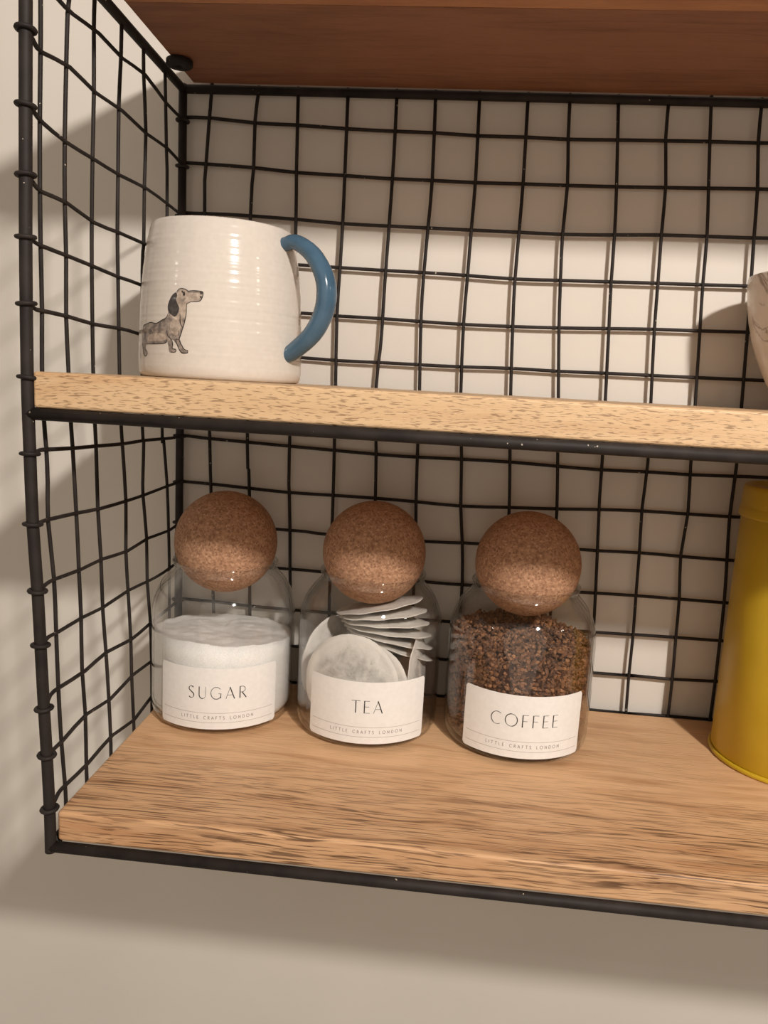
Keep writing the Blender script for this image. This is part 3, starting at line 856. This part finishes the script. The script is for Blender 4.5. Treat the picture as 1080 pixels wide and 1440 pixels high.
def make_jar(cx, cy, ang_deg, word, cap, word_w, label):
    jar = empty('glass_jar', (cx, cy, 0))
    tag(jar, label, 'jar', 'cork-ball storage jars on the bottom shelf')
    v, f = lathe(GLASS_OUT + GLASS_IN, cx, cy, 0.0, 96)
    mesh_obj('glass_body', v, f, M['glass'], jar)
    # cork ball
    prof = [(BALL_R * math.sin(math.pi * i / 40), BALL_Z - BALL_R * math.cos(math.pi * i / 40)) for i in range(41)]
    prof[0] = (0, prof[0][1])
    prof[-1] = (0, prof[-1][1])
    v, f = lathe(prof, cx, cy, 0, 64)
    c = mesh_obj('cork_stopper', v, f, M['cork'], jar)
    c['label'] = 'round brown cork ball stopper'
    a = math.radians(ang_deg)
    lab = paper_label('paper_label', jar, cx, cy, a, math.radians(48.5), 0.0055, 0.0475)
    lab['label'] = 'white paper label reading ' + word
    r = JR + 0.00030
    v, f = wrap(text_quads(word, cap, 0.3, word_w, thick_mul=0.95), cx, cy, r, a, 0.0308)
    t = mesh_obj('lettering', v, f, M['ink'], lab, smooth=False, loc=(cx, cy, 0))
    v, f = wrap(text_quads('LITTLE CRAFTS LONDON', 0.00205, 0.5, 0.0485, uniform=0.13), cx, cy, r, a, 0.0136)
    mesh_obj('small_lettering', v, f, M['ink_text'], lab, smooth=False, loc=(cx, cy, 0))
    quads = []
    hw = math.radians(45.5) * r
    for z in (0.0032, -0.0034):
        for i in range(36):
            u0, u1 = -hw + 2 * hw * i / 36, -hw + 2 * hw * (i + 1) / 36
            quads.append(((u0, z - 0.00011), (u1, z - 0.00011), (u1, z + 0.00011), (u0, z + 0.00011)))
    v, f = wrap(quads, cx, cy, r, a, 0.0136)
    mesh_obj('printed_rules', v, f, M['ink_soft'], lab, smooth=False, loc=(cx, cy, 0))
    return jar


JARS = {'sugar': (0.0531, 0.1475), 'tea': (0.1569, 0.1475), 'coffee': (0.2611, 0.1475)}
make_jar(*JARS['sugar'], 12.0, 'SUGAR', 0.0082, 0.0385, 'clear glass jar labelled SUGAR with cork ball stopper')
make_jar(*JARS['tea'], 6.0, 'TEA', 0.0084, 0.0203, 'clear glass jar labelled TEA with cork ball stopper')
make_jar(*JARS['coffee'], 1.6, 'COFFEE', 0.0084, 0.0440, 'clear glass jar labelled COFFEE with cork ball stopper')

# sugar fill
cx, cy = JARS['sugar']
RI = 0.0477


def fill_mesh(cx, cy, top_fn, ri=RI, rings=26, seg=96):
    v, f = [], []
    prof = [(0.040, 0.0046), (0.0445, 0.0054), (0.0466, 0.0076), (ri, 0.0115)]
    v.append(Vector((cx, cy, 0.0046)))
    rows = []
    for r, z in prof:
        rows.append([len(v) + k for k in range(seg)])
        for k in range(seg):
            a = 2 * math.pi * k / seg
            v.append(Vector((cx + r * math.cos(a), cy + r * math.sin(a), z)))
    for t in (0.25, 0.5, 0.75):
        rows.append([len(v) + k for k in range(seg)])
        for k in range(seg):
            a = 2 * math.pi * k / seg
            x, y = ri * math.cos(a), ri * math.sin(a)
            v.append(Vector((cx + x, cy + y, 0.0115 + (top_fn(x, y) - 0.0115) * t)))
    for i in range(rings):
        r = ri * (1 - i / rings)
        rows.append([len(v) + k for k in range(seg)])
        for k in range(seg):
            a = 2 * math.pi * k / seg
            x, y = r * math.cos(a), r * math.sin(a)
            v.append(Vector((cx + x, cy + y, top_fn(x, y))))
    for k in range(seg):
        f.append((0, rows[0][(k + 1) % seg], rows[0][k]))
    for A, B in zip(rows[:-1], rows[1:]):
        for k in range(seg):
            k2 = (k + 1) % seg
            f.append((A[k], A[k2], B[k2], B[k]))
    v.append(Vector((cx, cy, top_fn(0, 0))))
    for k in range(seg):
        f.append((rows[-1][k], rows[-1][(k + 1) % seg], len(v) - 1))
    return v, f


def sugar_top(x, y):
    n = noise.fractal(Vector((x * 60, y * 60, 3.3)), 0.8, 2.2, 5)
    n2 = noise.noise(Vector((x * 380, y * 380, 1.1)))
    return 0.0580 + 0.0014 * n + 0.0004 * n2 - 0.022 * x - 0.10 * y


v, f = fill_mesh(cx, cy, sugar_top)
o = mesh_obj('sugar', v, f, M['sugar'], loc=(cx, cy, 0.0046))
tag(o, 'white granulated sugar filling the leftmost glass jar', 'sugar', kind='stuff')

# coffee granules: a core with thousands of chips pressed on it
cx, cy = JARS['coffee']


def coffee_top(x, y):
    n = noise.fractal(Vector((x * 70 + 4, y * 70, 7.7)), 0.8, 2.2, 4)
    return 0.0705 + 0.0024 * n - 0.05 * x + 0.10 * y - 0.9 * ((x - 0.012) ** 2 + (y - .01) ** 2)


v, f = fill_mesh(cx, cy, lambda x, y: coffee_top(x, y) - 0.0015, ri=0.0464, rings=14, seg=72)
rr = random.Random(11)
ico = bmesh.new()
bmesh.ops.create_icosphere(ico, subdivisions=1, radius=1.0)
IV = [vv.co.copy() for vv in ico.verts]
IF = [tuple(vv.index for vv in ff.verts) for ff in ico.faces]
ico.free()
gv, gf = [], []


def chip(p, s):
    rot = Matrix.Rotation(rr.uniform(0, 6.28), 3, Vector((rr.gauss(0, 1), rr.gauss(0, 1), rr.gauss(0, 1))).normalized())
    sx, sy, sz = s * rr.uniform(0.7, 1.35), s * rr.uniform(0.55, 1.0), s * rr.uniform(0.35, 0.75)
    st = len(gv)
    for c in IV:
        j = 1 + rr.uniform(-0.22, 0.22)
        q = rot @ Vector((c.x * sx * j, c.y * sy * j, c.z * sz * j))
        q = p + q
        d = Vector((q.x - cx, q.y - cy))
        if d.length > 0.0478:
            d *= 0.0478 / d.length
            q.x, q.y = cx + d.x, cy + d.y
        gv.append(q)
    for t in IF:
        gf.append(tuple(st + i for i in t))


for i in range(5200):
    a = rr.uniform(0, 2 * math.pi)
    x, y = 0.0467 * math.cos(a), 0.0467 * math.sin(a)
    z = 0.0062 + (coffee_top(x, y) - 0.0062) * rr.random()
    r = 0.0467 if z > 0.012 else 0.0440 + (z - 0.0062) * 0.4
    chip(Vector((cx + r * math.cos(a), cy + r * math.sin(a), z)), rr.uniform(0.0011, 0.0021))
for i in range(2100):
    a = rr.uniform(0, 2 * math.pi)
    r = 0.0465 * math.sqrt(rr.random())
    x, y = r * math.cos(a), r * math.sin(a)
    chip(Vector((cx + x, cy + y, coffee_top(x, y) + rr.uniform(-0.0008, 0.0010))), rr.uniform(0.0011, 0.0022))
off = len(v)
o = mesh_obj('coffee_granules', v + gv, f + [tuple(off + i for i in t) for t in gf], M['coffee'], smooth=False, loc=(cx, cy, 0.0046))
o.data.materials.append(M['coffee_core'])
for p in o.data.polygons[:len(f)]:
    p.material_index = 1
tag(o, 'brown instant coffee granules filling the jar labelled COFFEE', 'coffee', kind='stuff')

# tea bags
cx, cy = JARS['tea']


def tea_bag_mesh(seed, R=0.0312, th=0.0032):
    r_ = random.Random(seed)
    v, f = [], []
    rings, seg = 9, 40
    for side in (1, -1):
        base = len(v)
        v.append(Vector((0, 0, side * th)))
        for i in range(1, rings + 1):
            r = R * i / rings
            for k in range(seg):
                a = 2 * math.pi * k / seg
                q = min(1.0, r / (R * 0.86))
                h = th * (1 - q * q) ** 0.6 if q < 1 else 0.0
                wr = noise.noise(Vector((math.cos(a) * 2.2 + seed, math.sin(a) * 2.2, r * 90 + side))) * 0.00045
                edge = 0.00035 * math.sin(a * 9 + seed) * (r / R) ** 4
                rr_ = r * (1 + (0.012 * noise.noise(Vector((math.cos(a) * 3, math.sin(a) * 3, seed * 1.7))) if i == rings else 0))
                v.append(Vector((rr_ * math.cos(a), rr_ * math.sin(a), side * (h + 0.0002) + wr * (q < 1) + edge)))
        for k in range(seg):
            k2 = (k + 1) % seg
            t = (base, base + 1 + k, base + 1 + k2)
            f.append(t if side > 0 else t[::-1])
            for i in range(rings - 1):
                q = (base + 1 + i * seg + k, base + 1 + (i + 1) * seg + k, base + 1 + (i + 1) * seg + k2, base + 1 + i * seg + k2)
                f.append(q if side > 0 else q[::-1])
    n = 1 + rings * seg
    e = 1 + (rings - 1) * seg
    for k in range(seg):
        k2 = (k + 1) % seg
        f.append((e + k, n + e + k, n + e + k2, e + k2))
    me = bpy.data.meshes.new('tea_bag')
    me.from_pydata(v, [], f)
    me.materials.append(M['tea'])
    me.shade_smooth()
    return me


BAG_MESHES = [tea_bag_mesh(s) for s in (1, 2, 3, 4)]


def tea_bag(i, pos, normal, spin, label, thin=1.0, size=1.0):
    o = bpy.data.objects.new('tea_bag', BAG_MESHES[i % 4])
    COL.objects.link(o)
    q = Vector(normal).normalized().to_track_quat('Z', 'Y')
    o.rotation_mode = 'QUATERNION'
    o.rotation_quaternion = q @ Matrix.Rotation(spin, 3, 'Z').to_quaternion()
    o.location = Vector((cx, cy, 0)) + Vector(pos)
    o.scale = (size, size, thin)
    tag(o, label, 'tea bag', 'round tea bags in the tea jar')


def upright(i, az, off, z, lean, label, thin=1.0, size=1.0, slide=0.0):
    a = math.radians(az)
    n = Vector((math.sin(a), -math.cos(a), lean))
    tea_bag(i, (off * math.sin(a) + slide * math.cos(a), -off * math.cos(a) + slide * math.sin(a), z), n, i * 1.3, label, thin, size)


upright(0, -14, 0.0325, 0.0385, 0.10, 'round white tea bag standing flat against the front glass behind the TEA label', 1.0, 1.06)
upright(2, -14, 0.0262, 0.0360, 0.06, 'round tea bag half hidden behind the front bag of the tea jar', 0.8, 0.95, 0.0085)
upright(1, 80, 0.0352, 0.0345, 0.04, 'round tea bag standing on edge by the right wall of the tea jar', 0.75)
ORD = ['topmost', 'second', 'third', 'fourth', 'fifth', 'lowest']
for k in range(6):
    roll = math.radians(13 - 5.5 * k)
    pitch = math.radians(7 + 1.5 * k)
    n = Vector((-math.sin(roll), math.sin(pitch), math.cos(roll)))
    px_, pz_ = -0.0255 + 0.0020 * k, 0.0745 - 0.0030 * k
    tea_bag(k + 2, (px_ + 0.0312 * math.cos(roll), 0.0100, pz_ + 0.0312 * math.sin(roll)), n, 0.8 * k,
            ORD[k] + ' round tea bag of the fanned pile in the tea jar', 0.9)
upright(3, -122, 0.0352, 0.0365, 0.0, 'round tea bag standing on edge by the left wall of the tea jar', 0.75)
PILE = ['lying flat on the bottom of the tea jar', 'second up in the flat pile at the bottom of the tea jar', 'third up in the flat pile at the bottom of the tea jar',
        'uppermost of the flat pile at the bottom of the tea jar']
for k in range(4):
    tea_bag(k + 1, (0.001 - 0.001 * (k % 2), 0.0125, 0.0085 + 0.0068 * k), (0.03 * (k % 2), 0.03, 1), 0.4 + k, 'round tea bag ' + PILE[k], 0.9)

# ------------------------------------------------------------------ mug
MX, MY, MZ = 0.0543, 0.125, 0.2321
MS = 1.055


def mz(z):
    return 0.2321 + (z - 0.2321) * MS


DOG = {k: [(a, mz(z)) for a, z in w] for k, w in DOG.items()}
MUG_R = [(r * MS, mz(z)) for r, z in [(0.0450, 0.2321), (0.0468, 0.2330), (0.0477, 0.2350), (0.0481, 0.2381), (0.0480, 0.2470), (0.0477, 0.2565), (0.0470, 0.2717), (0.0464, 0.2832), (0.0452, 0.2949),
         (0.0435, 0.3074), (0.0416, 0.3160), (0.0408, 0.3185)]]


def mug_r(z):
    for (r0, z0), (r1, z1) in zip(MUG_R[:-1], MUG_R[1:]):
        if z <= z1:
            t = (z - z0) / (z1 - z0)
            r = r0 + (r1 - r0) * t
            break
    else:
        r = MUG_R[-1][0]
    if 0.239 < z < 0.3215:
        fade = min(1, (z - 0.239) / 0.006, (0.3215 - z) / 0.004)
        r += fade * (0.00005 * math.sin(z * 1100 + 1.6 * math.sin(z * 260)) + 0.000028 * math.sin(z * 2300 + 0.7))
    return r


mug = empty('mug', (MX, MY, MZ))
tag(mug, 'cream ceramic mug with blue handle and a grey dog print, on the middle shelf', 'mug')
prof = [(0.0, 0.2336), (0.042, 0.2336), (0.0448, 0.2322)] + MUG_R[:4]
z = 0.2392
while z < 0.3218:
    prof.append((mug_r(z), z))
    z += 0.00055
prof += [(r * MS, mz(z)) for r, z in [(0.0411, 0.3178), (0.0405, 0.3188), (0.0394, 0.3190), (0.0384, 0.3182)]]
for r, z in MUG_R[-2:3:-1]:
    prof.append((r - 0.0036, z - 0.0005))
prof += [(0.0430, 0.2395), (0.040, 0.2375), (0.0, 0.2370)]
v, f = lathe(prof, MX, MY, 0, 96)
mesh_obj('mug_body', v, f, M['glaze'], mug)
ha = math.radians(70)
HD = Vector((math.sin(ha), -math.cos(ha), 0))
hp = [(s_ * MS, mz(z_)) for s_, z_ in [(0.0385, 0.3092), (0.0440, 0.3104), (0.0505, 0.3109), (0.0610, 0.3045), (0.0690, 0.2930), (0.0712, 0.2824), (0.0694, 0.2718), (0.0630, 0.2608), (0.0525, 0.2520), (0.0465, 0.2484), (0.0425, 0.2470)]]
hr = [0.0040, 0.0043, 0.0047, 0.0053, 0.0058, 0.0060, 0.0059, 0.0057, 0.0053, 0.0049, 0.0046]
pts = catmull([Vector((MX, MY, 0)) + HD * s + Vector((0, 0, zz)) for s, zz in hp], 4)
rad = []
for i in range(len(pts)):
    t = i / 4
    a = int(min(t, len(hr) - 2))
    q = hr[a] + (hr[a + 1] - hr[a]) * (t - a)
    rad.append((q * 0.92 * MS, q * 1.08 * MS))
v, f = tube(pts, rad, 20)
h = mesh_obj('handle', v, f, M['blue_glaze'], mug)
h['label'] = 'glossy blue curved handle'


def print_poly(v, f, pts, off, step=1.6):
    """fill a polygon given as (angle deg, z) on the mug's wall, following the wall's curve"""
    P = [(math.radians(a) * 0.0495, z) for a, z in pts]
    n = len(P)
    sm = []
    for i in range(n):
        p0, p1, p2, p3 = P[i - 1], P[i], P[(i + 1) % n], P[(i + 2) % n]
        for t in (0, 0.34, 0.67):
            sm.append(tuple(0.5 * (2 * p1[c] + (p2[c] - p0[c]) * t + (2 * p0[c] - 5 * p1[c] + 4 * p2[c] - p3[c]) * t * t + (3 * p1[c] - p0[c] - 3 * p2[c] + p3[c]) * t ** 3) for c in (0, 1)))
    P = [Vector((u * 1000, w * 1000)) for u, w in sm]
    n = len(P)
    x0, x1 = min(p.x for p in P), max(p.x for p in P)
    y0, y1 = min(p.y for p in P), max(p.y for p in P)

    def inside(x, y):
        c = False
        for i in range(n):
            a, b = P[i], P[i - 1]
            if (a.y > y) != (b.y > y) and x < (b.x - a.x) * (y - a.y) / (b.y - a.y) + a.x:
                c = not c
        return c
    V = list(P)
    y = y0 + 0.25
    while y < y1:
        x = x0 + step / 2
        while x < x1:
            if inside(x, y):
                V.append(Vector((x, y)))
            x += step
        y += 0.5
    res = delaunay_2d_cdt(V, [(i, (i + 1) % n) for i in range(n)], [list(range(n))], 1, 1e-5)
    st = len(v)
    for p in res[0]:
        v.append(mug_pt(p.x / 1000, p.y / 1000, off))
    for t in res[2]:
        f.append(tuple(st + i for i in t))


def mug_pt(u, z, off):
    a = u / 0.0495
    r = mug_r(z) + off
    return Vector((MX + r * math.sin(a), MY - r * math.cos(a), z))


def print_line(v, f, pts, w, off):
    P = catmull([Vector((math.radians(a) * 0.0495, z, 0)) for a, z in pts], 5)
    n = len(P)
    for i, p in enumerate(P):
        d = (P[min(i + 1, n - 1)] - P[max(i - 1, 0)]).normalized()
        ww = w * (0.35 + 0.65 * math.sin(math.pi * (0.12 + 0.76 * i / max(1, n - 1)))) * 0.5
        for s in (1, -1):
            v.append(mug_pt(p.x - d.y * ww * s, p.y + d.x * ww * s, off))
    st = len(v) - 2 * n
    for i in range(n - 1):
        f.append((st + 2 * i + 1, st + 2 * i + 3, st + 2 * i + 2, st + 2 * i))


pr = None
LAYERS = [('dog_body', ['body', 'leg_a', 'leg_b', 'leg_c'], 0.00006), ('dog_head', ['head', 'chest', 'belly'], 0.00010), ('dog_body', ['muzzle_top', 'cheek'], 0.00013), ('dog_ear', ['ear'], 0.00014),
          ('dog_line', ['eye', 'eyebrow', 'nose', 'mouth'], 0.00016)]
v, f, mi = [], [], []
keys = ['dog_body', 'dog_head', 'dog_ear', 'dog_line']
for mk, names, off in LAYERS:
    for nme in names:
        n0 = len(f)
        print_poly(v, f, DOG[nme], off)
        mi += [keys.index(mk)] * (len(f) - n0)
for nme in ('s1', 's2', 's3', 's4', 's5', 's6', 's7', 's8', 's9', 's10'):
    n0 = len(f)
    print_line(v, f, DOG[nme], 0.00055, 0.00018)
    mi += [3] * (len(f) - n0)
pr = mesh_obj('dog_print', v, f, M['dog_body'], mug)
for k in keys[1:]:
    pr.data.materials.append(M[k])
for p, k in zip(pr.data.polygons, mi):
    p.material_index = k
pr['label'] = 'grey watercolour print of a long-eared dog'

# ------------------------------------------------------------------ marbled bowl
BX, BY, BZ = 0.4290, 0.1480, 0.2321
bowl_out = [(0.0, 0.0012), (0.0165, 0.0012), (0.0175, 0.0), (0.0195, 0.0002), (0.0212, 0.0030), (0.0235, 0.0085), (0.0268, 0.0150), (0.0312, 0.0235), (0.0352, 0.0325), (0.0392, 0.0430),
            (0.0425, 0.0550), (0.0446, 0.0660), (0.0458, 0.0760), (0.0460, 0.0810), (0.0455, 0.0822), (0.0445, 0.0826), (0.0434, 0.0818)]
bowl_in = [(0.0430, 0.0760), (0.0418, 0.0660), (0.0397, 0.0550), (0.0364, 0.0435), (0.0322, 0.0335), (0.0280, 0.0250), (0.0220, 0.0160), (0.015, 0.0110), (0.0, 0.0090)]
v, f = lathe(bowl_out + bowl_in, BX, BY, BZ, 96)
bowl = mesh_obj('bowl', v, f, M['marble'], loc=(BX, BY, BZ))
tag(bowl, 'marbled beige ceramic bowl at the right end of the middle shelf', 'bowl')

# ------------------------------------------------------------------ yellow tin
TX, TY = 0.4425, 0.1440
tin = empty('storage_tin', (TX, TY, 0))
tag(tin, 'tall mustard yellow round tin beside the coffee jar', 'tin')
TR = 0.0462
v, f = lathe([(0, 0.0012), (0.0445, 0.0012), (0.0452, 0.0034), (TR - 0.0004, 0.0042), (TR - 0.0004, 0.09), (TR - 0.0004, 0.1690), (0.0452, 0.1700), (0.0, 0.1700)], TX, TY, 0, 128)
mesh_obj('tin_body', v, f, M['yellow'], tin)
v, f = lathe([(0.0442, 0.0006), (0.0455, 0.0), (0.0468, 0.0004), (0.0474, 0.0014), (0.0473, 0.0026), (0.0466, 0.0034), (0.0455, 0.0034), (0.0442, 0.0026)], TX, TY, 0, 128, closed=True)
mesh_obj('base_rim', v, f, M['yellow'], tin)
lid_prof = [(0.0461, 0.1640), (0.0470, 0.1636), (0.0474, 0.1646), (0.0472, 0.1690), (0.0467, 0.1700), (0.0466, 0.1712), (0.0464, 0.1810), (0.0460, 0.1832), (0.0448, 0.1840), (0.0425, 0.1838), (0.0415, 0.1822), (0.0, 0.1818),
            ]
lid_prof = lid_prof + [(0.0, 0.1708), (0.0458, 0.1708)]
v, f = lathe(lid_prof, TX, TY, 0, 128)
mesh_obj('lid', v, f, M['yellow'], tin)
